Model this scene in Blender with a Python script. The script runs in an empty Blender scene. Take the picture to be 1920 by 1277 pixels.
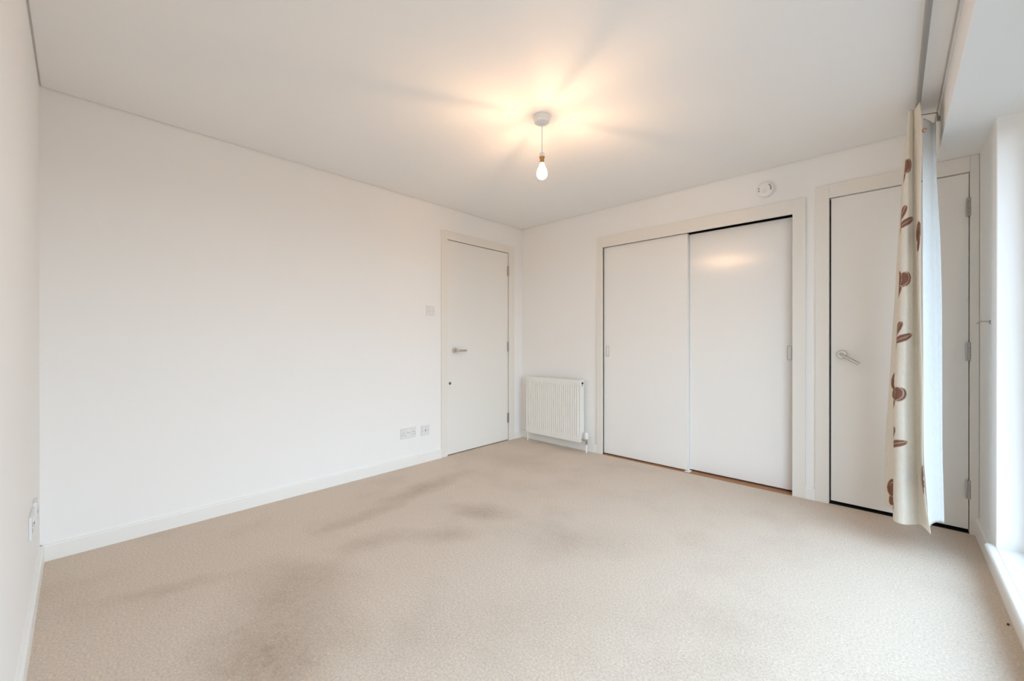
import bpy, bmesh, math, random
from mathutils import Vector, Matrix

S = bpy.context.scene
COL = S.collection
PI = math.pi

# ------------------------------------------------------------------ camera
cam_d = bpy.data.cameras.new('camera')
cam = bpy.data.objects.new('camera', cam_d)
COL.objects.link(cam)
cam_d.sensor_width = 36.0
cam_d.lens = 761.54 / 1920.0 * 36.0
cam_d.clip_start = 0.02
cam.location = (2.985, -3.351, 1.0657)
cam.rotation_euler = (PI / 2 - 0.0012, 0.0, 0.7526)
S.camera = cam

# ------------------------------------------------------------------ view, world, daylight
S.view_settings.view_transform = 'Standard'
S.view_settings.look = 'None'
S.view_settings.exposure = 0.0
S.view_settings.gamma = 1.0
S.view_settings.use_curve_mapping = False
S.cycles.max_bounces = 14
S.cycles.diffuse_bounces = 9
S.cycles.glossy_bounces = 4
S.cycles.transparent_max_bounces = 8
S.cycles.sample_clamp_indirect = 6.0
S.cycles.caustics_reflective = False
S.cycles.caustics_refractive = False

SKY_STRENGTH = 8.0
ZENITH_COL = (0.54, 0.82, 1.12)
HORIZON_COL = (0.52, 0.605, 0.665)
GROUND_COL = (0.065, 0.07, 0.072)
LAMP_STRENGTH = 4500.0
LAMP_COL = (1.0, 0.59, 0.32)

world = bpy.data.worlds.new('overcast_sky')
S.world = world
world.use_nodes = True
wn = world.node_tree.nodes
wl = world.node_tree.links
wn.clear()
w_out = wn.new('ShaderNodeOutputWorld')
w_bg = wn.new('ShaderNodeBackground')
w_tc = wn.new('ShaderNodeTexCoord')
w_sep = wn.new('ShaderNodeSeparateXYZ')
w_ramp = wn.new('ShaderNodeValToRGB')
w_map = wn.new('ShaderNodeMapRange')
w_map.inputs['From Min'].default_value = -1.0
w_map.inputs['From Max'].default_value = 1.0
wl.new(w_tc.outputs['Generated'], w_sep.inputs[0])
wl.new(w_sep.outputs['Z'], w_map.inputs['Value'])
wl.new(w_map.outputs[0], w_ramp.inputs[0])
els = w_ramp.color_ramp.elements
els[0].position = 0.49
els[0].color = (*GROUND_COL, 1)
els[1].position = 0.52
els[1].color = (*HORIZON_COL, 1)
el = els.new(1.0)
el.color = (*ZENITH_COL, 1)
wl.new(w_ramp.outputs[0], w_bg.inputs['Color'])
w_bg.inputs['Strength'].default_value = SKY_STRENGTH
wl.new(w_bg.outputs[0], w_out.inputs[0])

# room measures (metres): x along the wardrobe wall, y towards the camera (negative), z up
W, L, H = 3.33, 3.478, 2.282
SOFFIT = 2.075
BULK_X = 3.165
WIN_Y0, WIN_Y1 = -0.50, -3.25
WIN_X = 3.46

pd = bpy.data.lights.new('window_portal', 'AREA')
pd.shape = 'RECTANGLE'
pd.size = 1.95
pd.size_y = 2.75
pd.cycles.is_portal = True
po = bpy.data.objects.new('window_portal', pd)
COL.objects.link(po)
po.location = (3.60, (WIN_Y0 + WIN_Y1) / 2, 1.09)
po.rotation_euler = (0, PI / 2, 0)

# ------------------------------------------------------------------ helpers
def lin(r, g, b):
    f = lambda c: ((c / 255 + 0.055) / 1.055) ** 2.4 if c > 10 else c / 255 / 12.92
    return (f(r), f(g), f(b))


class MB:
    def __init__(self):
        self.bm = bmesh.new()

    def box(self, x0, y0, z0, x1, y1, z1):
        x0, x1 = min(x0, x1), max(x0, x1)
        y0, y1 = min(y0, y1), max(y0, y1)
        z0, z1 = min(z0, z1), max(z0, z1)
        v = [self.bm.verts.new(p) for p in ((x0, y0, z0), (x1, y0, z0), (x1, y1, z0), (x0, y1, z0),
                                             (x0, y0, z1), (x1, y0, z1), (x1, y1, z1), (x0, y1, z1))]
        for f in ((3, 2, 1, 0), (4, 5, 6, 7), (0, 1, 5, 4), (1, 2, 6, 5), (2, 3, 7, 6), (3, 0, 4, 7)):
            self.bm.faces.new([v[i] for i in f])
        return self

    def lathe(self, prof, o, axis=(0, 0, 1), seg=32, up=None):
        """prof: (radius, distance along axis) pairs, closed with caps."""
        a = Vector(axis).normalized()
        u = a.orthogonal().normalized() if up is None else Vector(up)
        w = a.cross(u)
        o = Vector(o)
        rings = []
        for r, h in prof:
            if r < 1e-6:
                rings.append([self.bm.verts.new(o + a * h)])
            else:
                rings.append([self.bm.verts.new(o + a * h + (u * math.cos(2 * PI * k / seg) + w * math.sin(2 * PI * k / seg)) * r)
                              for k in range(seg)])
        for A, B in zip(rings, rings[1:]):
            for k in range(seg):
                k2 = (k + 1) % seg
                if len(A) == 1 and len(B) == 1:
                    continue
                if len(A) == 1:
                    self.bm.faces.new([A[0], B[k2], B[k]])
                elif len(B) == 1:
                    self.bm.faces.new([A[k], A[k2], B[0]])
                else:
                    self.bm.faces.new([A[k], A[k2], B[k2], B[k]])
        if len(rings[0]) > 1:
            self.bm.faces.new(list(reversed(rings[0])))
        if len(rings[-1]) > 1:
            self.bm.faces.new(rings[-1])
        return self

    def cyl(self, p0, p1, r, seg=24):
        p0, p1 = Vector(p0), Vector(p1)
        return self.lathe([(r, 0), (r, (p1 - p0).length)], p0, p1 - p0, seg)

    def tube(self, pts, r, seg=16, ry=None):
        """a swept round (or oval) bar through points, with rounded corners supplied by the caller."""
        pts = [Vector(p) for p in pts]
        n = len(pts)
        tang = []
        for i in range(n):
            t = (pts[min(i + 1, n - 1)] - pts[max(i - 1, 0)]).normalized()
            tang.append(t)
        u = tang[0].orthogonal().normalized()
        rings = []
        for i, p in enumerate(pts):
            u = (u - tang[i] * u.dot(tang[i])).normalized()
            w = tang[i].cross(u)
            rr = r[i] if isinstance(r, (list, tuple)) else r
            rings.append([self.bm.verts.new(p + (u * math.cos(2 * PI * k / seg) + w * math.sin(2 * PI * k / seg)) * rr)
                          for k in range(seg)])
        for A, B in zip(rings, rings[1:]):
            for k in range(seg):
                k2 = (k + 1) % seg
                self.bm.faces.new([A[k], A[k2], B[k2], B[k]])
        self.bm.faces.new(list(reversed(rings[0])))
        self.bm.faces.new(rings[-1])
        return self

    def prism(self, poly, axis, d0, d1):
        """poly: 2-D outline; axis 'x','y' or 'z' is the extrusion direction."""
        def P(a, b, d):
            return {'x': (d, a, b), 'y': (a, d, b), 'z': (a, b, d)}[axis]
        A = [self.bm.verts.new(P(a, b, d0)) for a, b in poly]
        B = [self.bm.verts.new(P(a, b, d1)) for a, b in poly]
        n = len(poly)
        self.bm.faces.new(A)
        self.bm.faces.new(list(reversed(B)))
        for k in range(n):
            k2 = (k + 1) % n
            self.bm.faces.new([A[k2], A[k], B[k], B[k2]])
        return self


def fillet(pts, rad, n=6):
    """round the corners of a polyline."""
    pts = [Vector(p) for p in pts]
    out = [pts[0]]
    for a, b, c in zip(pts, pts[1:], pts[2:]):
        d0 = (a - b).normalized()
        d1 = (c - b).normalized()
        r = min(rad, (a - b).length * .49, (c - b).length * .49)
        p0, p1 = b + d0 * r, b + d1 * r
        for k in range(n + 1):
            t = k / n
            out.append(p0 * (1 - t) ** 2 + b * 2 * t * (1 - t) + p1 * t * t)
    out.append(pts[-1])
    return out


def obj(name, mb, mat, parent=None, base=None, bevel=0.0, smooth=False, seg=2, recalc=True):
    """link one mesh object; mesh coordinates are given in world space."""
    bm = mb.bm
    if recalc:
        bmesh.ops.recalc_face_normals(bm, faces=bm.faces[:])
    org = Vector(base) if base is not None else (parent_world(parent) if parent else Vector((0, 0, 0)))
    for v in bm.verts:
        v.co -= org
    me = bpy.data.meshes.new(name)
    bm.to_mesh(me)
    bm.free()
    if mat is not None:
        me.materials.append(mat)
    if smooth:
        me.polygons.foreach_set('use_smooth', [True] * len(me.polygons))
        try:
            me.set_sharp_from_angle(angle=math.radians(40))
        except Exception:
            pass
    o = bpy.data.objects.new(name, me)
    COL.objects.link(o)
    if parent is not None:
        o.parent = parent
        o.location = org - parent_world(parent)
    else:
        o.location = org
    if bevel:
        m = o.modifiers.new('bevel', 'BEVEL')
        m.width = bevel
        m.segments = seg
        m.limit_method = 'ANGLE'
        m.angle_limit = math.radians(40)
    return o


def parent_world(o):
    p = Vector(o.location)
    while o.parent is not None:
        o = o.parent
        p += Vector(o.location)
    return p


def tag(o, label, cat=None, group=None, kind=None):
    o['label'] = label
    if cat:
        o['category'] = cat
    if group:
        o['group'] = group
    if kind:
        o['kind'] = kind
    return o


def thing(name, loc, label, cat, group=None, kind=None):
    o = bpy.data.objects.new(name, None)
    o.empty_display_size = 0.05
    o.location = loc
    COL.objects.link(o)
    return tag(o, label, cat, group, kind)


# ------------------------------------------------------------------ materials
def mat(name, col, rough=0.5, metal=0.0, spec=0.5):
    m = bpy.data.materials.new(name)
    m.use_nodes = True
    b = m.node_tree.nodes['Principled BSDF']
    b.inputs['Base Color'].default_value = (*col, 1)
    b.inputs['Roughness'].default_value = rough
    b.inputs['Metallic'].default_value = metal
    b.inputs['Specular IOR Level'].default_value = spec
    return m


def bump(m, scale, strength, dist=0.001, detail=4, stretch=(1, 1, 1), rough=0.6):
    nt = m.node_tree
    b = nt.nodes['Principled BSDF']
    tc = nt.nodes.new('ShaderNodeTexCoord')
    mp = nt.nodes.new('ShaderNodeMapping')
    mp.inputs['Scale'].default_value = stretch
    nz = nt.nodes.new('ShaderNodeTexNoise')
    nz.inputs['Scale'].default_value = scale
    nz.inputs['Detail'].default_value = detail
    nz.inputs['Roughness'].default_value = rough
    bp = nt.nodes.new('ShaderNodeBump')
    bp.inputs['Strength'].default_value = strength
    bp.inputs['Distance'].default_value = dist
    nt.links.new(tc.outputs['Object'], mp.inputs[0])
    nt.links.new(mp.outputs[0], nz.inputs['Vector'])
    nt.links.new(nz.outputs['Fac'], bp.inputs['Height'])
    nt.links.new(bp.outputs[0], b.inputs['Normal'])
    return m


M = {}
M['wall'] = bump(mat('wall_paint', (0.88, 0.87, 0.855), 0.75, spec=0.25), 60, 0.12, 0.002)
M['ceiling'] = bump(mat('ceiling_paint', (0.87, 0.86, 0.845), 0.85, spec=0.2), 25, 0.06, 0.002)
M['bulkhead'] = bump(mat('bulkhead_paint', (0.86, 0.85, 0.835), 0.8, spec=0.2), 25, 0.08, 0.002)
M['trim'] = bump(mat('trim_gloss', (0.82, 0.785, 0.73), 0.38), 40, 0.10, 0.001, stretch=(1, 1, .1))
M['skirt'] = bump(mat('skirting_gloss', (0.86, 0.85, 0.82), 0.4), 30, 0.10, 0.001)
M['door'] = bump(mat('door_paint', (0.83, 0.81, 0.77), 0.36), 90, 0.25, 0.0012, stretch=(1, 1, .06))
M['slide'] = bump(mat('wardrobe_door_paint', (0.86, 0.845, 0.82), 0.17), 170, 0.65, 0.0010, stretch=(1, 1, .04))
M['dark'] = mat('gap_shade_black', (0.012, 0.010, 0.009), 0.9)  # near-black colour paints the shade inside the door gaps
M['gap'] = mat('shadow_gap', (0.30, 0.27, 0.24), 0.8)
M['chrome'] = mat('chrome', (0.62, 0.58, 0.52), 0.16, 1.0)
M['steel'] = mat('steel', (0.42, 0.40, 0.375), 0.30, 1.0)
M['rail'] = mat('rail_metal', (0.36, 0.35, 0.34), 0.45, 0.5)
M['plastic'] = mat('white_plastic', (0.85, 0.835, 0.81), 0.35)
M['plate'] = mat('socket_plastic', (0.78, 0.775, 0.77), 0.35)
M['enamel'] = mat('radiator_enamel', (0.84, 0.83, 0.79), 0.33)
M['hole'] = mat('socket_hole', (0.10, 0.10, 0.11), 0.6)
M['brass'] = mat('lamp_cap_brass', (0.45, 0.27, 0.11), 0.35, 0.9)
M['timber'] = bump(mat('timber_floor', (0.36, 0.17, 0.075), 0.45), 25, 0.1, 0.001, stretch=(.1, 1, 1))
M['interior'] = mat('cupboard_interior', (0.25, 0.2, 0.16), 0.8)
M['copper'] = mat('copper_hook', (0.62, 0.22, 0.10), 0.3, 0.8)
M['upvc'] = mat('window_frame_white', (0.82, 0.83, 0.83), 0.35)
M['scrap'] = mat('dark_scrap', (0.05, 0.035, 0.03), 0.8)
M['bolt'] = mat('lock_steel', (0.12, 0.14, 0.17), 0.4, 0.6)
M['pull'] = mat('pull_metal', (0.60, 0.58, 0.55), 0.35, 0.7)
M['tblack'] = mat('dark_plastic', (0.04, 0.04, 0.04), 0.5)

# glass: clear for the daylight, a faint reflection at glancing angles
g = bpy.data.materials.new('window_glass')
g.use_nodes = True
nt = g.node_tree
nt.nodes.clear()
go = nt.nodes.new('ShaderNodeOutputMaterial')
gm = nt.nodes.new('ShaderNodeMixShader')
gt = nt.nodes.new('ShaderNodeBsdfTransparent')
gg = nt.nodes.new('ShaderNodeBsdfGlossy')
gg.inputs['Roughness'].default_value = 0.02
fr = nt.nodes.new('ShaderNodeFresnel')
fr.inputs['IOR'].default_value = 1.45
gb = nt.nodes.new('ShaderNodeNewGeometry')
gs = nt.nodes.new('ShaderNodeMath')
gs.operation = 'SUBTRACT'
gs.use_clamp = True
nt.links.new(fr.outputs[0], gs.inputs[0])
nt.links.new(gb.outputs['Backfacing'], gs.inputs[1])
nt.links.new(gs.outputs[0], gm.inputs[0])
nt.links.new(gt.outputs[0], gm.inputs[1])
nt.links.new(gg.outputs[0], gm.inputs[2])
nt.links.new(gm.outputs[0], go.inputs[0])
M['glass'] = g

# lit bulb: a hot filament inside a clear, softly glowing envelope
e = bpy.data.materials.new('filament_glow')
e.use_nodes = True
b = e.node_tree.nodes['Principled BSDF']
b.inputs['Base Color'].default_value = (0.9, 0.8, 0.6, 1)
b.inputs['Emission Color'].default_value = (*LAMP_COL, 1)
b.inputs['Emission Strength'].default_value = LAMP_STRENGTH
M['filament'] = e
e = bpy.data.materials.new('bulb_envelope')
e.use_nodes = True
nt = e.node_tree
nt.nodes.clear()
go = nt.nodes.new('ShaderNodeOutputMaterial')
gm = nt.nodes.new('ShaderNodeMixShader')
gm.inputs[0].default_value = 0.22
gt = nt.nodes.new('ShaderNodeBsdfTransparent')
ge = nt.nodes.new('ShaderNodeEmission')
ge.inputs['Color'].default_value = (1.0, 0.80, 0.58, 1)
ge.inputs['Strength'].default_value = 14.0
nt.links.new(gt.outputs[0], gm.inputs[1])
nt.links.new(ge.outputs[0], gm.inputs[2])
nt.links.new(gm.outputs[0], go.inputs[0])
M['bulb'] = e

# carpet: beige twist pile with worn, dirty patches of their own shape
STAINS = [  # x, y, half length, half width, direction, strength
    (0.53, -1.66, 0.46, 0.12, 1.75, 0.62), (0.66, -2.20, 0.30, 0.07, 1.60, 0.40),
    (1.12, -1.63, 0.26, 0.12, 0.43, 0.58), (1.20, -1.97, 0.20, 0.10, 0.90, 0.45),
    (0.99, -2.24, 0.22, 0.10, 1.20, 0.34), (1.08, -2.68, 0.34, 0.20, 0.40, 0.52),
    (1.34, -2.80, 0.34, 0.18, 0.40, 0.50), (1.50, -2.95, 0.30, 0.15, 0.30, 0.58),
    (1.75, -1.50, 0.45, 0.18, 0.60, 0.20), (0.55, -0.72, 0.55, 0.22, 0.10, 0.30),
    (0.72, -3.08, 0.30, 0.06, 1.20, 0.28), (1.95, -2.20, 0.60, 0.20, 0.90, 0.14),
]
cm = mat('carpet', lin(190, 173, 156), 0.95, spec=0.1)
nt = cm.node_tree
N, K = nt.nodes, nt.links
bs = N['Principled BSDF']
bs.inputs['Sheen Weight'].default_value = 0.15
bs.inputs['Sheen Roughness'].default_value = 0.6
tc = N.new('ShaderNodeTexCoord')


def noise(scale, detail=3, rough=0.6):
    n = N.new('ShaderNodeTexNoise')
    n.inputs['Scale'].default_value = scale
    n.inputs['Detail'].default_value = detail
    n.inputs['Roughness'].default_value = rough
    K.new(tc.outputs['Object'], n.inputs['Vector'])
    return n


def math_(op, a, b_=None, clamp=False):
    n = N.new('ShaderNodeMath')
    n.operation = op
    n.use_clamp = clamp
    for i, v in enumerate((a, b_)):
        if v is None:
            continue
        if isinstance(v, (int, float)):
            n.inputs[i].default_value = v
        else:
            K.new(v, n.inputs[i])
    return n.outputs[0]


warp = noise(5.0, 5, 0.65)
fine = noise(120.0, 4, 0.75)
mid = noise(28.0, 4, 0.65)
big = noise(2.2, 4, 0.6)
# warped coordinates give the stains ragged borders
wv = N.new('ShaderNodeVectorMath')
wv.operation = 'SUBTRACT'
wv.inputs[1].default_value = (0.5, 0.5, 0.5)
K.new(warp.outputs['Color'], wv.inputs[0])
ws = N.new('ShaderNodeVectorMath')
ws.operation = 'SCALE'
ws.inputs['Scale'].default_value = 0.17
K.new(wv.outputs[0], ws.inputs[0])
wa = N.new('ShaderNodeVectorMath')
wa.operation = 'ADD'
K.new(tc.outputs['Object'], wa.inputs[0])
K.new(ws.outputs[0], wa.inputs[1])
total = None
for sx, sy, hl, hw, ang, st in STAINS:
    mp = N.new('ShaderNodeMapping')
    mp.vector_type = 'TEXTURE'
    mp.inputs['Location'].default_value = (sx, sy, 0)
    mp.inputs['Rotation'].default_value = (0, 0, ang)
    mp.inputs['Scale'].default_value = (hl, hw, 1)
    K.new(wa.outputs[0], mp.inputs[0])
    ln = N.new('ShaderNodeVectorMath')
    ln.operation = 'LENGTH'
    K.new(mp.outputs[0], ln.inputs[0])
    f = math_('SUBTRACT', 1.15, ln.outputs['Value'], True)
    f = math_('MULTIPLY', f, st * 0.8)
    total = f if total is None else math_('ADD', total, f)
bigf = math_('MULTIPLY', math_('SUBTRACT', big.outputs['Fac'], 0.5, True), 0.9)
total = math_('ADD', total, bigf)
total = math_('MULTIPLY', total, math_('ADD', math_('MULTIPLY', mid.outputs['Fac'], 1.3), 0.3))
total = math_('MINIMUM', total, 0.75)
mx = N.new('ShaderNodeMix')
mx.data_type = 'RGBA'
mx.inputs['A'].default_value = (*lin(213, 195, 177), 1)
mx.inputs['B'].default_value = (*lin(160, 136, 112), 1)
K.new(total, mx.inputs['Factor'])
# tuft speckle
sp = N.new('ShaderNodeMix')
sp.data_type = 'RGBA'
sp.blend_type = 'MULTIPLY'
sp.inputs['Factor'].default_value = 1.0
rmp = N.new('ShaderNodeMapRange')
rmp.inputs['From Min'].default_value = 0.3
rmp.inputs['From Max'].default_value = 0.7
rmp.inputs['To Min'].default_value = 0.76
rmp.inputs['To Max'].default_value = 1.18
K.new(fine.outputs['Fac'], rmp.inputs['Value'])
K.new(mx.outputs['Result'], sp.inputs['A'])
K.new(rmp.outputs[0], sp.inputs['B'])
K.new(sp.outputs['Result'], bs.inputs['Base Color'])
hb = math_('ADD', math_('MULTIPLY', fine.outputs['Fac'], 1.0), math_('MULTIPLY', mid.outputs['Fac'], 0.8))
bp = N.new('ShaderNodeBump')
bp.inputs['Strength'].default_value = 0.55
bp.inputs['Distance'].default_value = 0.006
K.new(hb, bp.inputs['Height'])
K.new(bp.outputs[0], bs.inputs['Normal'])
M['carpet'] = cm


def fabric(name, base, trans, print_attr=False):
    m = bpy.data.materials.new(name)
    m.use_nodes = True
    nt = m.node_tree
    b = nt.nodes['Principled BSDF']
    out = nt.nodes['Material Output']
    b.inputs['Roughness'].default_value = 0.85
    b.inputs['Specular IOR Level'].default_value = 0.15
    tcx = nt.nodes.new('ShaderNodeTexCoord')
    mpx = nt.nodes.new('ShaderNodeMapping')
    mpx.inputs['Scale'].default_value = (1, 1, .25)
    nz = nt.nodes.new('ShaderNodeTexNoise')
    nz.inputs['Scale'].default_value = 160
    nz.inputs['Detail'].default_value = 3
    nt.links.new(tcx.outputs['Object'], mpx.inputs[0])
    nt.links.new(mpx.outputs[0], nz.inputs['Vector'])
    mr = nt.nodes.new('ShaderNodeMapRange')
    mr.inputs['To Min'].default_value = 0.90
    mr.inputs['To Max'].default_value = 1.06
    nt.links.new(nz.outputs['Fac'], mr.inputs['Value'])
    mu = nt.nodes.new('ShaderNodeMix')
    mu.data_type = 'RGBA'
    mu.blend_type = 'MULTIPLY'
    mu.inputs['Factor'].default_value = 1.0
    mu.inputs['A'].default_value = (*base, 1)
    nt.links.new(mr.outputs[0], mu.inputs['B'])
    if print_attr:
        at = nt.nodes.new('ShaderNodeAttribute')
        at.attribute_name = 'print_colour'
        nt.links.new(at.outputs['Color'], mu.inputs['A'])
    tr = nt.nodes.new('ShaderNodeBsdfTranslucent')
    mxs = nt.nodes.new('ShaderNodeMixShader')
    mxs.inputs[0].default_value = trans
    nt.links.new(mu.outputs['Result'], b.inputs['Base Color'])
    nt.links.new(mu.outputs['Result'], tr.inputs['Color'])
    nt.links.new(b.outputs[0], mxs.inputs[1])
    nt.links.new(tr.outputs[0], mxs.inputs[2])
    nt.links.new(mxs.outputs[0], out.inputs['Surface'])
    bpn = nt.nodes.new('ShaderNodeBump')
    bpn.inputs['Strength'].default_value = 0.15
    bpn.inputs['Distance'].default_value = 0.001
    nt.links.new(nz.outputs['Fac'], bpn.inputs['Height'])
    nt.links.new(bpn.outputs[0], b.inputs['Normal'])
    return m


M['floral'] = fabric('floral_fabric', (0.70, 0.62, 0.50), 0.34, True)
M['lining'] = fabric('lining_fabric', (0.84, 0.84, 0.83), 0.35)

# ------------------------------------------------------------------ the room shell
def struct(name, mb, m, label, cat, bevel=0.0, smooth=False):
    o = obj(name, mb, m, bevel=bevel, smooth=smooth)
    return tag(o, label, cat, kind='structure')


D1A, D1B, D1Z = -1.0395, -0.2236, 1.99          # left door opening
WA, WB, WZ = 1.012, 2.486, 1.9276               # wardrobe opening
DA, DB, DZ = 2.684, 3.295, 1.99                 # right door opening
TH = 0.13                                       # wall thickness
TOP = 2.42
T = 0.015                                       # architrave thickness

mb = MB().box(-0.6, -L - 0.3, -0.12, W + 0.02, 0.75, 0.0)
struct('floor', mb, M['carpet'], 'beige twist pile carpet with worn brown patches across the room', 'carpet')

mb = MB()
mb.box(-TH, -L - TH, 0, 0, D1A, TOP)
mb.box(-TH, D1A, D1Z, 0, D1B, TOP)
mb.box(-TH, D1B, 0, 0, TH, TOP)
struct('wall_left', mb, M['wall'], 'long plain white wall with the single door at its far end', 'wall')

mb = MB()
mb.box(0, 0, 0, WA, TH, TOP)
mb.box(WA, 0, WZ, WB, TH, TOP)
mb.box(WB, 0, 0, DA, TH, TOP)
mb.box(DA, 0, DZ, DB, TH, TOP)
mb.box(DB, 0, 0, W + 0.3, TH, TOP)
struct('wall_back', mb, M['wall'], 'white end wall holding the sliding wardrobe doors and narrow door', 'wall')

mb = MB().box(0, -L - TH, 0, W + 0.3, -L, TOP)
struct('wall_front', mb, M['wall'], 'white wall running along the left edge of the picture', 'wall')

mb = MB()
mb.box(W, WIN_Y0, 0, W + 0.3, 0, SOFFIT + 0.01)
mb.box(W, -L, 0, W + 0.3, WIN_Y1, SOFFIT + 0.01)
mb.box(W, WIN_Y1, -0.1, W + 0.3, WIN_Y0, 0.098)
mb.box(W + 0.02, WIN_Y1, SOFFIT + 0.03, W + 0.3, WIN_Y0, TOP)
struct('wall_right', mb, M['wall'], 'white window wall with deep bright reveal at the right edge', 'wall', bevel=0.004)

G = 0.007                                       # shadow gap between walls and ceiling
mb = MB()
mb.box(G, -L + G, H, BULK_X - 0.010, -G, H + 0.03)
mb.box(-0.02, -L - 0.02, H + 0.012, W, 0.02, H + 0.06)
struct('ceiling', mb, M['ceiling'], 'plain white plaster ceiling with thin shadow gap at its edges', 'ceiling')

mb = MB()
mb.box(BULK_X, -L, SOFFIT, W + 0.30, 0, TOP)
mb.box(BULK_X - 0.003, -L, H - 0.030, BULK_X, 0, H + 0.011)
struct('trim_1', mb, M['bulkhead'], 'boxed-in white bulkhead dropping from the ceiling above the window', 'bulkhead', bevel=0.003)

# skirtings
def skirt(mb, p0, p1, n, h=0.078, t=T):
    """a skirting board from p0 to p1 on a wall whose inward normal is n."""
    (x0, y0), (x1, y1) = p0, p1
    nx, ny = n
    prof = [(0, 0), (t, 0), (t, h - 0.006), (t - 0.003, h - 0.001), (t - 0.007, h), (0, h)]
    A = [mb.bm.verts.new((x0 + nx * a, y0 + ny * a, z)) for a, z in prof]
    B = [mb.bm.verts.new((x1 + nx * a, y1 + ny * a, z)) for a, z in prof]
    mb.bm.faces.new(A)
    mb.bm.faces.new(list(reversed(B)))
    for k in range(len(prof)):
        k2 = (k + 1) % len(prof)
        mb.bm.faces.new([A[k2], A[k], B[k], B[k2]])


AO, BO = -1.1062, -0.142                        # outer edges of the left door architrave
mb = MB()
skirt(mb, (0, -L), (0, AO), (1, 0))
skirt(mb, (0, BO), (0, 0), (1, 0))
struct('baseboard_left', mb, M['skirt'], 'white skirting board along the long plain wall', 'skirting board')
WAO, WBO, WZO = 0.954, 2.560, 2.0237
DAO, DBO, DZO = 2.612, W - 0.001, 2.0745
mb = MB()
skirt(mb, (0, 0), (WAO, 0), (0, -1))
skirt(mb, (WBO, 0), (DAO, 0), (0, -1))
struct('baseboard_back', mb, M['skirt'], 'white skirting board behind the radiator on the end wall', 'skirting board')
mb = MB()
skirt(mb, (0, -L), (W, -L), (0, 1))
struct('baseboard_front', mb, M['skirt'], 'white skirting board at the lower left edge of the picture', 'skirting board')
mb = MB()
skirt(mb, (W, -L), (W, 0), (-1, 0), h=0.098)
struct('baseboard_right', mb, M['skirt'], 'white skirting board under the low window sill', 'skirting board')

# ------------------------------------------------------------------ doors and their frames
# left door (hinged on its right side, closed)
mb = MB()
mb.box(0, AO, 0, T, D1A, 2.0612)
mb.box(0, D1B, 0, T, BO, 2.0612)
mb.box(0, D1A, D1Z, T, D1B, 2.0612)
struct('trim_2', mb, M['trim'], 'cream painted architrave around the single door left of the radiator', 'door frame', bevel=0.002)
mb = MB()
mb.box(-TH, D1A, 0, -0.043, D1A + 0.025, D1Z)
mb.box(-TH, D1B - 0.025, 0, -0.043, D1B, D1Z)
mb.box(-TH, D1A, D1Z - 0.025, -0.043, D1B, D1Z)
mb.box(-TH - 0.02, D1A - 0.05, -0.01, -TH, D1B + 0.05, D1Z + 0.05)  # added backing panel, keeps outside light out of the gap
struct('trim_3', mb, M['dark'], 'door stop and added backing, coloured black as the shade behind the left door', 'door stop')

LX = 0.003                                      # face of the left door
d1 = obj('door_1', MB().box(LX - 0.044, D1A + 0.003, 0.010, LX, D1B - 0.008, D1Z - 0.006), M['door'],
         base=(0, (D1A + D1B) / 2, 0), bevel=0.0015)
tag(d1, 'flush white painted door at the far end of the long plain wall', 'door', kind='structure')


def lever(parent, o, n, d, droop, length=0.115):
    """lever handle: o rose centre on the door face, n outward normal, d direction of the lever."""
    o, n, d = Vector(o), Vector(n), Vector(d)
    h = obj('door_handle', MB().lathe([(0.026, 0), (0.026, 0.006), (0.024, 0.009), (0.012, 0.010), (0.011, 0.014)], o, n, 40),
            M['chrome'], parent, smooth=True)
    dd = (d * math.cos(droop) - Vector((0, 0, 1)) * math.sin(droop)).normalized()
    p = fillet([o + n * 0.008, o + n * 0.052, o + n * 0.052 + dd * length], 0.018, 8)
    obj('lever', MB().tube(p, 0.0095, 20), M['chrome'], h, smooth=True)
    return h


def hinge(parent, p, n, s, zc, hh=0.102):
    """butt hinge: knuckle at p, leaf plate on the side s."""
    p, n, s = Vector(p), Vector(n), Vector(s)
    mb = MB()
    k = 5
    for i in range(k):
        z0 = zc - hh / 2 + hh * i / k
        mb.cyl((p.x, p.y, z0 + 0.0006), (p.x, p.y, z0 + hh / k - 0.0006), 0.0072, 14)
    a = p + s * 0.004 - n * 0.002
    b_ = p + s * 0.004 + s * 0.008 - n * 0.006
    mb.box(min(a.x, b_.x) , min(a.y, b_.y), zc - hh / 2, max(a.x, b_.x), max(a.y, b_.y), zc + hh / 2)
    return obj('hinge', mb, M['steel'], parent, smooth=True)


lever(d1, (LX, -0.951, 0.969), (1, 0, 0), (0, 1, 0), 0.02, 0.10)
for zc in (1.798, 0.995, 0.240):
    hinge(d1, (0.010, -0.2285, zc), (1, 0, 0), (0, -1, 0), zc)
lk = obj('door_lock', MB().lathe([(0.013, 0), (0.013, 0.002), (0.011, 0.004), (0.006, 0.004), (0.006, 0.003), (0.0, 0.003)],
                                 (LX, -1.005, 0.665), (1, 0, 0), 28), M['bolt'], d1, smooth=True)
lk['label'] = 'round dark steel lock cover'

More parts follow.
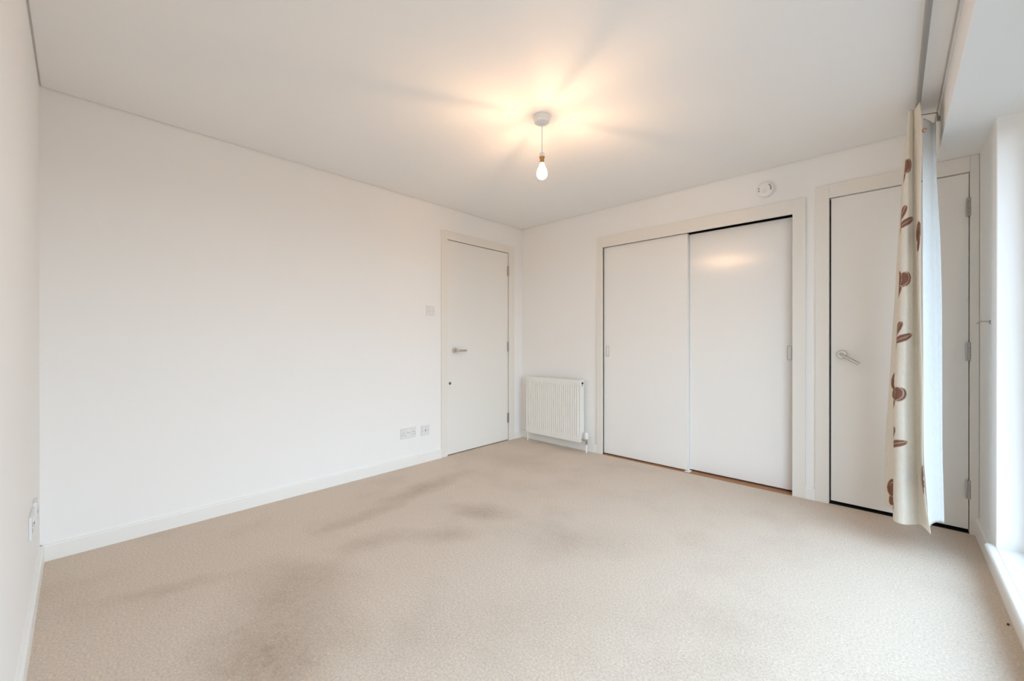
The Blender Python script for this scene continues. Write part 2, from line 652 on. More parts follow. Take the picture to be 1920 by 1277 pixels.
# right door (hinged on its right side against the window wall)
mb = MB()
mb.box(DAO, -T, 0, DA, 0, DZO)
mb.box(DB, -T, 0, DBO, 0, DZO)
mb.box(DA, -T, DZ, DB, 0, DZO)
struct('trim_4', mb, M['trim'], 'cream painted architrave around the narrow door behind the curtain', 'door frame', bevel=0.002)
mb = MB()
mb.box(DA, 0.052, 0, DA + 0.02, TH, DZ)
mb.box(DB - 0.02, 0.052, 0, DB, TH, DZ)
mb.box(DA, 0.052, DZ - 0.02, DB, TH, DZ)
mb.box(DA - 0.05, TH, -0.01, DB + 0.05, TH + 0.02, DZ + 0.05)  # unseen panel added to close the opening against the sky
mb.box(DA, 0.001, 0.0, DB, TH, 0.002)  # black sheet painting the shade under the door
struct('trim_5', mb, M['dark'], 'door stop, added backing and floor sheet, coloured black as the shade around the narrow door', 'door stop')
RY = 0.002
d2 = obj('door_2', MB().box(DA + 0.009, RY, 0.022, DB - 0.003, RY + 0.044, DZ - 0.004), M['door'],
         base=((DA + DB) / 2, 0, 0), bevel=0.0015)
tag(d2, 'narrow flush white door partly hidden behind the floral curtain', 'door', kind='structure')
lever(d2, (2.747, RY, 0.974), (0, -1, 0), (1, 0, 0), 0.58, 0.105)
for zc in (1.797, 1.002, 0.245):
    hinge(d2, (DB - 0.001, -0.010, zc), (0, -1, 0), (-1, 0, 0), zc)

# ------------------------------------------------------------------ fitted wardrobe with two sliding doors
wr = thing('fitted_wardrobe', ((WA + WB) / 2, 0, 0), 'fitted wardrobe with two white sliding doors in a cream frame', 'wardrobe')
mb = MB()
mb.box(WAO, -T, 0, WA, 0, WZO)
mb.box(WB, -T, 0, WBO, 0, WZO)
mb.box(WA, -T, WZ, WB, 0, WZO)
mb.box(WA - 0.002, 0, 0, WA, TH, WZ)
mb.box(WB, 0, 0, WB + 0.002, TH, WZ)
mb.box(WA, 0.0, WZ, WB, TH, WZ + 0.002)
obj('frame', mb, M['trim'], wr, bevel=0.002)
mb = MB()
mb.box(WA - 0.25, 0.66, -0.02, WB + 0.06, 0.68, 2.2)
mb.box(WA - 0.27, TH, -0.02, WA - 0.25, 0.68, 2.2)
mb.box(WB + 0.06, TH, -0.02, WB + 0.08, 0.68, 2.2)
mb.box(WA - 0.27, TH, 2.2, WB + 0.08, 0.68, 2.22)
obj('carcass', mb, M['interior'], wr)
obj('floor_board', MB().box(WA, -0.014, -0.01, WB, 0.60, 0.004), M['timber'], wr)['label'] = 'brown timber floor strip'


def pull_bm(x, y, z):
    """recessed finger pull: an oblong rim standing just proud of the door face."""
    mb = MB()
    w, h, r = 0.0145, 0.052, 0.010
    def outline(w, h, r, n=6):
        pts = []
        for cx, cz, a0 in ((w - r, h - r, 0), (-w + r, h - r, PI / 2), (-w + r, -h + r, PI), (w - r, -h + r, 1.5 * PI)):
            for k in range(n + 1):
                a = a0 + PI / 2 * k / n
                pts.append((cx + r * math.cos(a), cz + r * math.sin(a)))
        return pts
    rings = []
    for (ww, hh, rr, dy) in ((w, h, r, 0.0), (w, h, r, -0.0022), (w - .003, h - .003, r - .002, -0.0026), (w - .0045, h - .0045, r - .003, 0.0), (w - .006, h - .006, r - .004, 0.008)):
        rings.append([mb.bm.verts.new((x + a, y + dy, z + c)) for a, c in outline(ww, hh, rr)])
    for A, B in zip(rings, rings[1:]):
        for k in range(len(A)):
            k2 = (k + 1) % len(A)
            mb.bm.faces.new([A[k], A[k2], B[k2], B[k]])
    mb.bm.faces.new(rings[-1])
    return mb


sd = obj('sliding_door', MB().box(WA - 0.001, 0.015, 0.012, 1.777, 0.047, WZ + 0.0005), M['slide'], wr, bevel=0.0007)
sd['label'] = 'front sliding door on the left'
obj('recessed_pull', pull_bm(1.052, 0.0149, 0.962), M['pull'], sd)
sd = obj('sliding_door', MB().box(1.735, 0.055, 0.014, WB - 0.002, 0.087, WZ - 0.004), M['slide'], wr, bevel=0.002)
sd['label'] = 'rear sliding door on the right'
obj('recessed_pull', pull_bm(2.458, 0.0549, 0.975), M['pull'], sd)
mb = MB()
mb.box(1.760, -0.010, 0.004, 1.800, 0.052, 0.0075)
mb.box(1.778, 0.016, 0.0075, 1.784, 0.052, 0.030)
obj('floor_guide', mb, M['plastic'], wr, bevel=0.001)['label'] = 'small white plastic door guide'
obj('top_track', MB().box(WA, 0.048, WZ - 0.0008, WB, 0.095, WZ + 0.001), M['tblack'], wr)

# ------------------------------------------------------------------ window
win = thing('window_1', (WIN_X, (WIN_Y0 + WIN_Y1) / 2, 0), 'tall bright window with low white sill at the right edge', 'window', kind='structure')
mb = MB()
fx0, fx1 = WIN_X - 0.035, WIN_X + 0.035
fz0, fz1 = 0.123, SOFFIT
fw = 0.055
mb.box(fx0, WIN_Y0, fz0, fx1, WIN_Y0 - fw, fz1)
mb.box(fx0, WIN_Y1, fz0, fx1, WIN_Y1 + fw, fz1)
mb.box(fx0, WIN_Y0 - fw, fz0, fx1, WIN_Y1 + fw, fz0 + fw)
mb.box(fx0, WIN_Y0 - fw, fz1 - fw, fx1, WIN_Y1 + fw, fz1)
third = (WIN_Y1 - WIN_Y0) / 3
for k in (1, 2):
    yc = WIN_Y0 + third * k
    mb.box(fx0, yc - 0.03, fz0 + fw, fx1, yc + 0.03, fz1 - fw)
obj('window_frame', mb, M['upvc'], win, bevel=0.003)
for k in range(3):
    ya = WIN_Y0 + third * k - (fw if k == 0 else 0.03)
    yb = WIN_Y0 + third * (k + 1) + (fw if k == 2 else 0.03)
    obj('pane', MB().box(WIN_X - 0.003, ya, fz0 + fw, WIN_X + 0.003, yb, fz1 - fw), M['glass'], win)
# low window board with a rounded nose and a horn past the reveal
mb = MB()
nose = []
for k in range(9):
    a = PI / 2 + PI * k / 8
    nose.append((3.311 + 0.0125 * math.cos(a), 0.1115 + 0.0125 * math.sin(a)))
poly = [(W, 0.124)] + nose + [(W, 0.099)]
mb.prism(poly, 'y', -0.469, -3.285)
mb.box(W - 0.001, WIN_Y0, 0.099, WIN_X + 0.01, WIN_Y1, 0.124)
obj('window_sill', mb, M['skirt'], win, smooth=True)
obj('head_lining', MB().box(3.362, WIN_Y0, SOFFIT - 0.001, WIN_X, WIN_Y1, SOFFIT), M['skirt'], win)

# ------------------------------------------------------------------ pendant lamp
PX, PY = 1.594, -1.627
lp = thing('pendant_lamp', (PX, PY, H), 'bare lit bulb hanging on a short white flex from the ceiling', 'ceiling light')
o_ = (PX, PY, H)
dn = (0, 0, -1)
obj('ceiling_rose', MB().lathe([(0.046, 0), (0.046, 0.016), (0.0445, 0.018), (0.0425, 0.018), (0.041, 0.032), (0.038, 0.036), (0.007, 0.038), (0.006, 0.041), (0.0, 0.041)], o_, dn, 48),
    M['plastic'], lp, smooth=True)
obj('flex', MB().cyl((PX, PY, H - 0.038), (PX, PY, 2.082), 0.0030, 12), M['plastic'], lp, smooth=True)
lh = obj('lamp_holder', MB().lathe([(0.0, 0), (0.006, 0), (0.011, 0.003), (0.0135, 0.008), (0.014, 0.024), (0.014, 0.027), (0.0, 0.027)], (PX, PY, 2.086), dn, 32),
         M['plastic'], lp, smooth=True)
r_ = obj('holder_ring', MB().lathe([(0.0, 0), (0.0155, 0), (0.0158, 0.003), (0.0142, 0.005), (0.0132, 0.008), (0.0, 0.008)], (PX, PY, 2.0605), dn, 32),
         M['brass'], lh, smooth=True)
r_['label'] = 'brown holder ring'
bl = obj('bulb', MB().lathe([(0.0, 0.0), (0.0105, 0.0), (0.0115, 0.004), (0.0145, 0.014), (0.020, 0.026), (0.0258, 0.040), (0.029, 0.054), (0.0295, 0.062), (0.028, 0.070), (0.0235, 0.079), (0.016, 0.0855), (0.008, 0.0885), (0.0, 0.0893)], (PX, PY, 2.0285), dn, 40),
         M['bulb'], lp, smooth=True)
bl['label'] = 'glowing pear-shaped bulb'
obj('stem', MB().lathe([(0.0, 0), (0.006, 0.0), (0.004, 0.012), (0.0026, 0.018), (0.0026, 0.058), (0.0018, 0.062), (0.0, 0.062)], (PX, PY, 2.018), dn, 20), M['plastic'], bl, smooth=True)
for k in range(4):                              # four upright filament sticks around the stem
    a = math.radians(106 + 90 * k)
    fx, fy = PX + 0.0095 * math.cos(a), PY + 0.0095 * math.sin(a)
    obj('filament', MB().cyl((fx, fy, 1.957), (fx, fy, 1.995), 0.0010, 10), M['filament'], bl, smooth=True)
c_ = obj('cap', MB().lathe([(0.0, 0), (0.0115, 0), (0.012, 0.002), (0.0112, 0.0245), (0.0, 0.0245)], (PX, PY, 2.053), dn, 32), M['brass'], bl, smooth=True)
c_['label'] = 'brass bayonet cap'

# ------------------------------------------------------------------ smoke alarm
SX, SZ = 2.326, 2.133
sa = thing('smoke_alarm', (SX, 0, SZ), 'round white smoke alarm on the wall above the wardrobe', 'smoke alarm')
o_ = (SX, 0, SZ)
fw_ = (0, -1, 0)
obj('base', MB().lathe([(0.056, 0), (0.056, 0.010), (0.054, 0.012), (0.0, 0.012)], o_, fw_, 48), M['plastic'], sa, smooth=True)
obj('cover', MB().lathe([(0.052, 0.012), (0.0535, 0.014), (0.0535, 0.026), (0.051, 0.031), (0.044, 0.0345), (0.030, 0.0365), (0.0, 0.037)], o_, fw_, 48), M['plastic'], sa, smooth=True)
obj('test_button', MB().lathe([(0.012, 0.036), (0.012, 0.0385), (0.010, 0.0395), (0.0, 0.0395)], (SX - 0.004, 0, SZ - 0.016), fw_, 28), M['plate'], sa, smooth=True)
def arc_vent(r, a0, a1, wdt):
    mb = MB()
    n = 12
    pts = []
    for k in range(n + 1):
        a = a0 + (a1 - a0) * k / n
        pts.append((SX + (r + wdt) * math.cos(a), SZ + (r + wdt) * math.sin(a)))
    for k in range(n, -1, -1):
        a = a0 + (a1 - a0) * k / n
        pts.append((SX + (r - wdt) * math.cos(a), SZ + (r - wdt) * math.sin(a)))
    mb.prism(pts, 'y', -0.0365, -0.030)
    return mb
for a0, a1 in ((-0.35, 0.85), (2.75, 3.05), (3.25, 3.55)):
    obj('vent', arc_vent(0.037, a0, a1, 0.0035), M['gap'], sa)
obj('sounder', MB().lathe([(0.006, 0.036), (0.006, 0.0375), (0.0, 0.0375)], (SX - 0.010, 0, SZ - 0.021), fw_, 3), M['gap'], sa)

# ------------------------------------------------------------------ radiator
RX0, RX1, RZ0, RZ1 = 0.149, 0.822, 0.092, 0.680
RYF, RYB = -0.102, -0.034
rd = thing('radiator', ((RX0 + RX1) / 2, 0, 0), 'white ribbed panel radiator on the end wall beside the corner', 'radiator')


def panel(yf, d):
    """pressed steel panel facing -y with vertical ribs."""
    mb = MB()
    nrib = 25
    m = 0.030
    zs = [RZ0, RZ0 + 0.052, RZ0 + 0.066, RZ1 - 0.066, RZ1 - 0.052, RZ1]
    amp = [0, 0, 1, 1, 0, 0]
    xs = [(RX0, 0)]
    pit = (RX1 - RX0 - 2 * m + 0.02) / nrib
    x = RX0 + m - 0.01
    for i in range(nrib):
        for f, a in ((0.0, 0), (0.30, 0.0), (0.42, 0.8), (0.52, 1), (0.78, 1), (0.88, 0.8)):
            xs.append((x + pit * f, a))
        x += pit
    xs += [(x, 0), (RX1, 0)]
    rows = []
    for z, am in zip(zs, amp):
        rows.append([mb.bm.verts.new((xx, yf + 0.010 - 0.011 * (a * am + (1 - am) * 0.8), z)) for xx, a in xs])
    for A, B in zip(rows, rows[1:]):
        for k in range(len(xs) - 1):
            mb.bm.faces.new([A[k], A[k + 1], B[k + 1], B[k]])
    # rim turned back
    bk = [[mb.bm.verts.new((xx, yf + d, z)) for xx, _ in xs] for z in (RZ0, RZ1)]
    for k in range(len(xs) - 1):
        mb.bm.faces.new([bk[0][k], bk[0][k + 1], rows[0][k + 1], rows[0][k]])
        mb.bm.faces.new([rows[-1][k], rows[-1][k + 1], bk[1][k + 1], bk[1][k]])
    return mb


obj('front_panel', panel(RYF, 0.014), M['enamel'], rd, smooth=True, recalc=True)
obj('back_panel', MB().box(RX0 + 0.004, RYB - 0.016, RZ0 + 0.002, RX1 - 0.004, RYB, RZ1 - 0.006), M['enamel'], rd, bevel=0.004)
mb = MB()
for k in range(26):
    xx = RX0 + 0.03 + k * (RX1 - RX0 - 0.06) / 25
    mb.box(xx - 0.0006, RYF + 0.016, RZ0 + 0.05, xx + 0.0006, RYB - 0.018, RZ1 - 0.05)
obj('convector_fins', mb, M['enamel'], rd)
for xa, xb in ((RX0 - 0.002, RX0 + 0.004), (RX1 - 0.002, RX1 + 0.004)):
    obj('side_cover', MB().box(xa, RYF + 0.001, RZ0 + 0.002, xb, RYB + 0.001, RZ1 + 0.004), M['enamel'], rd, bevel=0.0025)
mb = MB()
mb.box(RX0, RYF + 0.002, RZ1 - 0.012, RX1, RYF + 0.006, RZ1 + 0.003)
mb.box(RX0, RYB - 0.006, RZ1 - 0.012, RX1, RYB, RZ1 + 0.003)
for k in range(44):
    xx = RX0 + 0.008 + k * (RX1 - RX0 - 0.016) / 43
    mb.box(xx - 0.0022, RYF + 0.005, RZ1 - 0.001, xx + 0.0022, RYB - 0.004, RZ1 + 0.002)
obj('top_grille', mb, M['enamel'], rd)
mb = MB()
mb.lathe([(0.0115, 0), (0.0115, 0.005), (0.010, 0.007), (0.0055, 0.007), (0.0055, 0.004), (0.0, 0.004)], (RX1 + 0.004, -0.066, RZ1 - 0.028), (1, 0, 0), 24)
mb.lathe([(0.004, 0), (0.004, 0.006), (0.0, 0.006)], (RX1 + 0.004, -0.068, RZ1 - 0.052), (1, 0, 0), 12)
obj('bleed_valve', mb, M['tblack'], rd, smooth=True)['label'] = 'black vent plug on the radiator side'
obj('pipe', MB().cyl((0.150, -0.080, 0.0), (0.150, -0.080, 0.12), 0.0078, 20), M['enamel'], rd, smooth=True)
for xx in (RX0 + 0.12, RX1 - 0.12):
    obj('wall_bracket', MB().box(xx - 0.012, RYB, RZ0 + 0.06, xx + 0.012, -0.0005, RZ1 - 0.08), M['enamel'], rd)
# thermostatic valve on the right
VX, VY = 0.876, -0.070
v = obj('valve_body', MB().lathe([(0.011, 0), (0.011, 0.012), (0.0135, 0.013), (0.0135, 0.026), (0.010, 0.028), (0.010, 0.042), (0.014, 0.043), (0.014, 0.050), (0.0, 0.050)], (VX, VY, 0.078), (0, 0, 1), 24)
        .cyl((RX1 - 0.006, VY, 0.118), (VX, VY, 0.118), 0.0085, 20)
        .lathe([(0.0125, 0), (0.0125, 0.014), (0.0, 0.014)], (RX1 + 0.012, VY, 0.118), (1, 0, 0), 6), M['chrome'], rd, smooth=True)
v['label'] = 'chrome radiator valve'
obj('thermostat_head', MB().lathe([(0.015, 0), (0.0185, 0.004), (0.0195, 0.012), (0.0205, 0.016), (0.0205, 0.048), (0.0185, 0.058), (0.012, 0.064), (0.0, 0.066)], (VX, VY, 0.128), (0, 0, 1), 20), M['plastic'], v, smooth=True)
obj('pipe', MB().cyl((VX, VY, 0.0), (VX, VY, 0.08), 0.0078, 20), M['enamel'], rd, smooth=True)

# ------------------------------------------------------------------ sockets and switch
def plate(parent, o, u, n, w, h, t=0.009, name='faceplate', m='plate'):
    """o: centre on the wall, u: horizontal direction, n: outward normal."""
    o, u, n = Vector(o), Vector(u), Vector(n)
    a = o - u * w / 2
    b_ = o + u * w / 2 + n * t
    return obj(name, MB().box(a.x, a.y, o.z - h / 2, b_.x, b_.y, o.z + h / 2), M[m], parent, bevel=0.003, seg=3)


def peg(parent, name, o, u, n, du, dz, w, h, t0, t1, m):
    o, u, n = Vector(o), Vector(u), Vector(n)
    a = o + u * (du - w / 2) + n * t0
    b_ = o + u * (du + w / 2) + n * t1
    return obj(name, MB().box(a.x, a.y, o.z + dz - h / 2, b_.x, b_.y, o.z + dz + h / 2), M[m], parent)


def screw(parent, o, u, n, du, dz, t):
    o, u, n = Vector(o), Vector(u), Vector(n)
    return obj('screw', MB().lathe([(0.0032, 0), (0.0032, 0.0006), (0.0, 0.0008)], o + u * du + Vector((0, 0, dz)) + n * t, n, 14), M['steel'], parent, smooth=True)


def double_socket(o, u, n, label, group=None):
    t = thing('double_socket', o, label, 'socket', group)
    plate(t, o, u, n, 0.146, 0.086)
    for s in (-1, 1):
        c = s * 0.047
        for du, dz, w, h in ((0, 0.006, 0.0045, 0.008), (-0.0115, -0.016, 0.0068, 0.0045), (0.0115, -0.016, 0.0068, 0.0045)):
            peg(t, 'pin_hole', o, u, n, c + du, dz, w, h, 0.004, 0.0095, 'hole')
        peg(t, 'rocker_switch', o, u, n, s * 0.010, 0.018, 0.014, 0.022, 0.004, 0.0115, 'plastic')
        peg(t, 'switch_mark', o, u, n, s * 0.010, 0.0045, 0.012, 0.0015, 0.004, 0.0118, 'hole')
        screw(t, o, u, n, s * 0.0655, -0.002, 0.009)
    return t


double_socket((0, -1.448, 0.282), (0, 1, 0), (1, 0, 0), 'white double power socket low on the wall left of the door')
o, u, n = (0, -1.278, 0.277), (0, 1, 0), (1, 0, 0)
t = thing('aerial_socket', o, 'small square white aerial socket between power socket and door frame', 'socket')
plate(t, o, u, n, 0.086, 0.086)
obj('aerial_hole', MB().lathe([(0.0058, 0.004), (0.0058, 0.0098), (0.0, 0.0098)], o, n, 20), M['hole'], t, smooth=True)
for s in (-1, 1):
    screw(t, o, u, n, s * 0.030, 0.0, 0.009)
o = (0, -1.222, 1.325)
t = thing('light_switch', o, 'square off-white switch plate on the wall left of the door', 'light switch')
plate(t, o, u, n, 0.086, 0.086)
obj('rocker', MB().box(0.004, -1.222 - 0.008, 1.325 - 0.012, 0.0125, -1.222 + 0.008, 1.325 + 0.012), M['plate'], t, bevel=0.002)
for s in (-1, 1):
    screw(t, o, u, n, s * 0.030, 0.0, 0.009)
# the pair on the wall at the left edge of the picture
double_socket((0.578, -L, 0.362), (-1, 0, 0), (0, 1, 0), 'white double socket seen edge-on at the left edge of the picture')
o, u, n = (0.405, -L, 0.362), (-1, 0, 0), (0, 1, 0)
t = thing('phone_socket', o, 'small white wall socket seen edge-on, nearest the left corner', 'socket')
plate(t, o, u, n, 0.086, 0.086, 0.012)
peg(t, 'phone_jack', o, u, n, 0.0, -0.004, 0.014, 0.012, 0.006, 0.0125, 'hole')
for s in (-1, 1):
    screw(t, o, u, n, s * 0.030, 0.0, 0.012)

# ------------------------------------------------------------------ curtain rail
CX = 3.077
rl = thing('curtain_rail', (CX, -0.26, 2.24), 'dark grey metal curtain rail running under the ceiling by the window', 'curtain rail')
mb = MB()
# flat oval tube
rw, rh = 0.0092, 0.013
poly = []
for ccx, ccz, a0 in ((rw - .006, rh - .006, 0), (-rw + .006, rh - .006, 90), (-rw + .006, -rh + .006, 180), (rw - .006, -rh + .006, 270)):
    for k in range(7):
        a = math.radians(a0 + 15 * k)
        poly.append((CX + ccx + .006 * math.cos(a), 2.24 + ccz + .006 * math.sin(a)))
mb.prism(poly, 'y', -0.285, -3.42)
obj('track', mb, M['rail'], rl, smooth=True)
obj('end_stop', MB().box(CX - 0.010, -0.285, 2.225, CX + 0.010, -0.278, 2.255), M['tblack'], rl, bevel=0.001)
for yb in (-0.309, -1.80, -3.25):
    mb = MB()
    mb.tube(fillet([(CX, yb, 2.2545), (CX + 0.012, yb, 2.2545), (BULK_X - 0.010, yb, 2.2430), (BULK_X - 0.010, yb, 2.205)], 0.006, 5), 0.0028, 12)
    mb.box(BULK_X - 0.012, yb - 0.007, 2.197, BULK_X - 0.001, yb + 0.007, 2.222)
    obj('bracket', mb, M['steel'], rl, smooth=True)

# ------------------------------------------------------------------ curtain
ct = thing('curtain', (3.06, -0.42, 0.14), 'cream curtain with brown flower print and white lining, drawn to one side', 'curtain')


def interp(tab, z):
    """piecewise smooth table lookup; tab sorted by falling z."""
    if z >= tab[0][0]:
        return tab[0][1]
    for (z0, v0), (z1, v1) in zip(tab, tab[1:]):
        if z >= z1:
            f = (z0 - z) / (z0 - z1)
            return v0 + (v1 - v0) * f
    return tab[-1][1]


def smooth_tab(tab, z, w=0.10):
    return sum(interp(tab, z + w * k / 3) * c for k, c in ((-3, 1), (-2, 2), (-1, 3), (0, 4), (1, 3), (2, 2), (3, 1))) / 16


ZT, ZB = 2.225, 0.14
# columns across the cloth, from its hidden back edge to the leading edge: x and y by height
FLORAL = [
    ([(2.24, 3.088), (0.14, 3.10)], [(2.24, -0.275), (0.14, -0.215)]),
    ([(2.24, 3.058), (0.14, 3.030)], [(2.24, -0.265), (0.14, -0.185)]),
    ([(2.24, 3.044), (2.04, 3.029), (1.85, 3.020), (1.6, 3.008), (1.27, 2.995), (1.06, 2.985), (0.78, 2.973), (0.46, 2.957), (0.14, 2.953)],
     [(2.24, -0.285), (1.9, -0.25), (0.14, -0.242)]),
    ([(2.24, 3.052), (1.9, 3.036), (1.27, 3.006), (0.78, 2.990), (0.14, 2.974)], [(2.24, -0.31), (0.14, -0.290)]),
    ([(2.24, 3.075), (1.9, 3.045), (1.27, 3.018), (0.78, 3.004), (0.14, 2.996)], [(2.24, -0.35), (0.14, -0.350)]),
    ([(2.24, 3.048), (1.98, 3.034), (1.855, 3.024), (1.61, 3.014), (1.28, 3.009), (1.06, 3.001), (0.78, 2.990), (0.475, 2.991), (0.14, 2.989)],
     [(2.24, -0.45), (1.9, -0.475), (0.14, -0.485)]),
    ([(2.24, 3.046), (1.9, 3.040), (1.27, 3.032), (0.8, 3.022), (0.14, 3.022)], [(2.24, -0.48), (1.9, -0.505), (0.14, -0.522)]),
    ([(2.24, 3.058), (1.9, 3.055), (1.27, 3.056), (0.8, 3.050), (0.14, 3.062)], [(2.24, -0.475), (1.9, -0.492), (0.14, -0.492)]),
    ([(2.24, 3.064), (1.58, 3.069), (1.27, 3.073), (0.8, 3.078), (0.14, 3.092)], [(2.24, -0.472), (1.9, -0.480), (0.14, -0.472)]),
    ([(2.24, 3.080), (2.1, 3.090), (1.92, 3.086), (1.8, 3.084), (1.57, 3.083), (1.265, 3.083), (1.06, 3.088), (0.8, 3.092), (0.5, 3.090), (0.29, 3.101), (0.14, 3.122)],
     [(2.24, -0.553), (1.9, -0.565), (0.14, -0.576)]),
]
LINING = [
    ([(2.21, 3.094), (1.9, 3.092), (0.5, 3.096), (0.16, 3.116)], [(2.21, -0.535), (0.16, -0.548)]),
    ([(2.21, 3.118), (1.9, 3.120), (0.5, 3.126), (0.16, 3.134)], [(2.21, -0.478), (0.16, -0.478)]),
    ([(2.21, 3.130), (1.9, 3.132), (0.5, 3.150), (0.16, 3.154)], [(2.21, -0.440), (0.16, -0.440)]),
    ([(2.21, 3.142), (1.95, 3.144), (1.83, 3.147), (1.58, 3.158), (1.27, 3.164), (0.5, 3.166), (0.16, 3.173)], [(2.21, -0.425), (0.16, -0.430)]),
    ([(2.21, 3.135), (1.9, 3.138), (0.16, 3.160)], [(2.21, -0.37), (0.16, -0.36)]),
    ([(2.21, 3.105), (0.16, 3.125)], [(2.21, -0.33), (0.16, -0.30)]),
]


def catmull(P, n):
    out = []
    for i in range(len(P) - 1):
        p0 = P[max(i - 1, 0)]
        p1, p2 = P[i], P[i + 1]
        p3 = P[min(i + 2, len(P) - 1)]
        for k in range(n):
            t = k / n
            out.append(0.5 * ((2 * p1) + (p2 - p0) * t + (2 * p0 - 5 * p1 + 4 * p2 - p3) * t * t + (3 * p1 - p0 - 3 * p2 + p3) * t ** 3))
    out.append(P[-1])
    return out


def cloth(cols, zt, zb, nz, nsub, ripple=0.0, sag=None):
    """returns rows of points [iz][k] and the number of points per row."""
    rows = []
    for i in range(nz + 1):
        z = zt + (zb - zt) * i / nz
        P = [Vector((smooth_tab(cx, z), smooth_tab(cy, z))) for cx, cy in cols]
        rows.append([Vector((p.x, p.y, z)) for p in catmull(P, nsub)])
    return rows


# flower motifs printed along the fold: (s, z, kind), s measured in columns
def petals(kind):
    """ellipses (du, dz, half length, half width, angle), in metres."""
    if kind == 'rose':
        return [(-0.012, 0.008, 0.030, 0.019, 1.3), (0.013, 0.009, 0.022, 0.016, 1.35), (-0.008, -0.024, 0.027, 0.013, 1.15)]
    return [(-0.014, 0.000, 0.034, 0.014, 1.35), (0.002, 0.020, 0.024, 0.010, 1.10), (0.014, -0.008, 0.026, 0.010, 0.50), (-0.010, -0.026, 0.022, 0.010, 1.4)]


FLOWERS = [(0.016, 1.925, 'rose'), (0.016, 1.672, 'tulip'), (0.014, 1.356, 'rose'), (0.008, 1.088, 'tulip'), (0.002, 0.775, 'rose'), (-0.012, 0.55, 'tulip'),
           (-0.100, 0.56, 'tulip'), (-0.140, 0.245, 'rose'), (-0.05, 0.195, 'rose'), (-0.145, 0.83, 'rose'), (0.185, 1.585, 'rose'), (0.190, 0.395, 'tulip')]
SPRIGS = [(0.030, 1.80, 0.050, 0.010, 1.0), (0.035, 1.45, 0.060, 0.016, 1.0), (0.055, 1.235, 0.045, 0.012, 0.0), (0.085, 1.19, 0.05, 0.006, -0.5), (0.10, 1.03, 0.04, 0.013, 0.1),
          (0.06, 0.66, 0.10, 0.004, -0.6), (0.03, 0.80, 0.04, 0.02, 1.0), (0.09, 0.50, 0.06, 0.010, -0.1), (0.04, 0.38, 0.05, 0.014, 0.9), (0.15, 1.86, 0.04, 0.012, 0.9), (0.12, 0.20, 0.04, 0.012, 0.8)]
BASE = lin(244, 239, 229)
BROWN = lin(152, 112, 96)
PALE = lin(214, 190, 170)
WHITE = lin(244, 240, 232)


def print_colour(u, z):
    for fu, fz, kind in FLOWERS:
        if abs(u - fu) < 0.13 and abs(z - fz) < 0.13:
            hit = None
            for k, (du, dz, a, b_, ang) in enumerate(petals(kind)):
                x, y = (u - fu) / 2.0 - du, (z - fz) / 1.75 - dz
                c, s = math.cos(ang), math.sin(ang)
                q = ((x * c + y * s) / a) ** 2 + ((-x * s + y * c) / b_) ** 2
                if q < 1.0:
                    hit = PALE if q > 0.86 else BROWN
                    X, Y = x * c + y * s, -x * s + y * c
                    if kind == 'rose' and k == 1 and 0.72 < (X / a) ** 2 + ((Y + 0.30 * b_ * 1.0 - 0.62 * b_) / b_) ** 2 < 0.95:
                        hit = PALE
                    if kind == 'rose' and k == 0 and 0.26 < q < 0.36 and X > 0:
                        hit = PALE
                    if kind != 'rose' and abs(Y) < 0.0011:
                        hit = PALE
                    break
            if hit:
                return hit
    for fu, fz, a, b_, ang in SPRIGS:
        x, y = u - fu, z - fz
        c, s = math.cos(ang), math.sin(ang)
        X, Y = (x * c + y * s) / a, (-x * s + y * c) / b_
        if X * X < 1 and abs(Y) < (1 - X * X):
            return WHITE
    return BASE


rows = cloth(FLORAL, ZT, ZB, 620, 22)
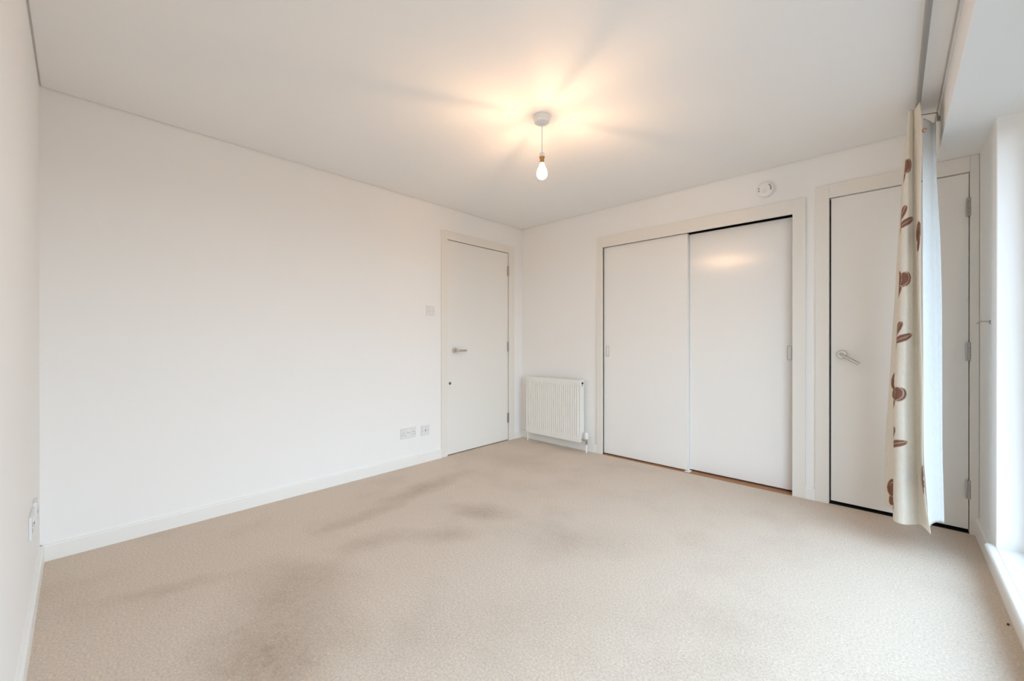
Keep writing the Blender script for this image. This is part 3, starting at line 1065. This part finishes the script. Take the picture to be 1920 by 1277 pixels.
# cloth coordinate u: distance along the bottom half of the cloth, zero at the front-left fold
mid_row = rows[len(rows) // 2]
U = [0.0]
for a, b_ in zip(mid_row, mid_row[1:]):
    U.append(U[-1] + (b_ - a).length)
u0 = U[5 * 22]
U = [x - u0 for x in U]
bm = bmesh.new()
grid = [[bm.verts.new(p) for p in r] for r in rows]
for A, B in zip(grid, grid[1:]):
    for k in range(len(A) - 1):
        bm.faces.new([A[k], A[k + 1], B[k + 1], B[k]])
cols_ = [(*print_colour(U[k], rows[i][k].z), 1.0) for i in range(len(rows)) for k in range(len(rows[0]))]
q = MB()
q.bm.free()
q.bm = bm
fc = obj('face_fabric', q, M['floral'], ct, smooth=True)
ca = fc.data.color_attributes.new('print_colour', 'FLOAT_COLOR', 'POINT')
ca.data.foreach_set('color', [c for t4 in cols_ for c in t4])
m_ = fc.modifiers.new('thickness', 'SOLIDIFY')
m_.thickness = 0.0012
m_.offset = 0
fc['label'] = 'cream fabric printed with brown flowers'

rows = cloth(LINING, 2.148, 0.165, 160, 12)
q = MB()
grid = [[q.bm.verts.new(p) for p in r] for r in rows]
for A, B in zip(grid, grid[1:]):
    for k in range(len(A) - 1):
        q.bm.faces.new([A[k], A[k + 1], B[k + 1], B[k]])
ln_ = obj('lining', q, M['lining'], ct, smooth=True)
m_ = ln_.modifiers.new('thickness', 'SOLIDIFY')
m_.thickness = 0.001
m_.offset = 0
ln_['label'] = 'white curtain lining'
mb = MB()
hk = [(3.0975 + 0.007 * math.cos(a * PI / 6), -0.549, 2.082 + 0.009 * math.sin(a * PI / 6)) for a in range(0, 11)]
mb.tube(hk, 0.0022, 10)
obj('curtain_hook', mb, M['copper'], ct, smooth=True)['label'] = 'copper coloured hook'

# ------------------------------------------------------------------ hold-back hook on the window wall
hb_ = thing('tieback_hook', (W, -0.345, 1.155), 'small metal curtain tieback hook on the wall beside the window', 'hook')
obj('back_plate', MB().lathe([(0.011, 0), (0.011, 0.002), (0.008, 0.004), (0.0, 0.004)], (W, -0.345, 1.152), (-1, 0, 0), 20), M['steel'], hb_, smooth=True)
mb = MB()
mb.tube(fillet([(W - 0.002, -0.345, 1.155), (W - 0.030, -0.345, 1.157), (W - 0.034, -0.26, 1.150)], 0.012, 6), 0.0035, 12)
obj('stem', mb, M['steel'], hb_, smooth=True)

# ------------------------------------------------------------------ scrap on the carpet
mb = MB()
mb.lathe([(0.0, 0.0), (0.003, 0.001), (0.004, 0.002), (0.003, 0.004), (0.0, 0.005)], (3.302, -0.975, 0.0), (0, 0, 1), 8)
for vv in mb.bm.verts:
    vv.co.y = -0.975 + (vv.co.y + 0.975) * 2.2
    vv.co.x += 0.15 * (vv.co.y + 0.975)
o = obj('carpet_scrap', mb, M['scrap'], base=(3.302, -0.975, 0.0))
tag(o, 'tiny dark scrap lying on the carpet beside the window skirting', 'scrap')
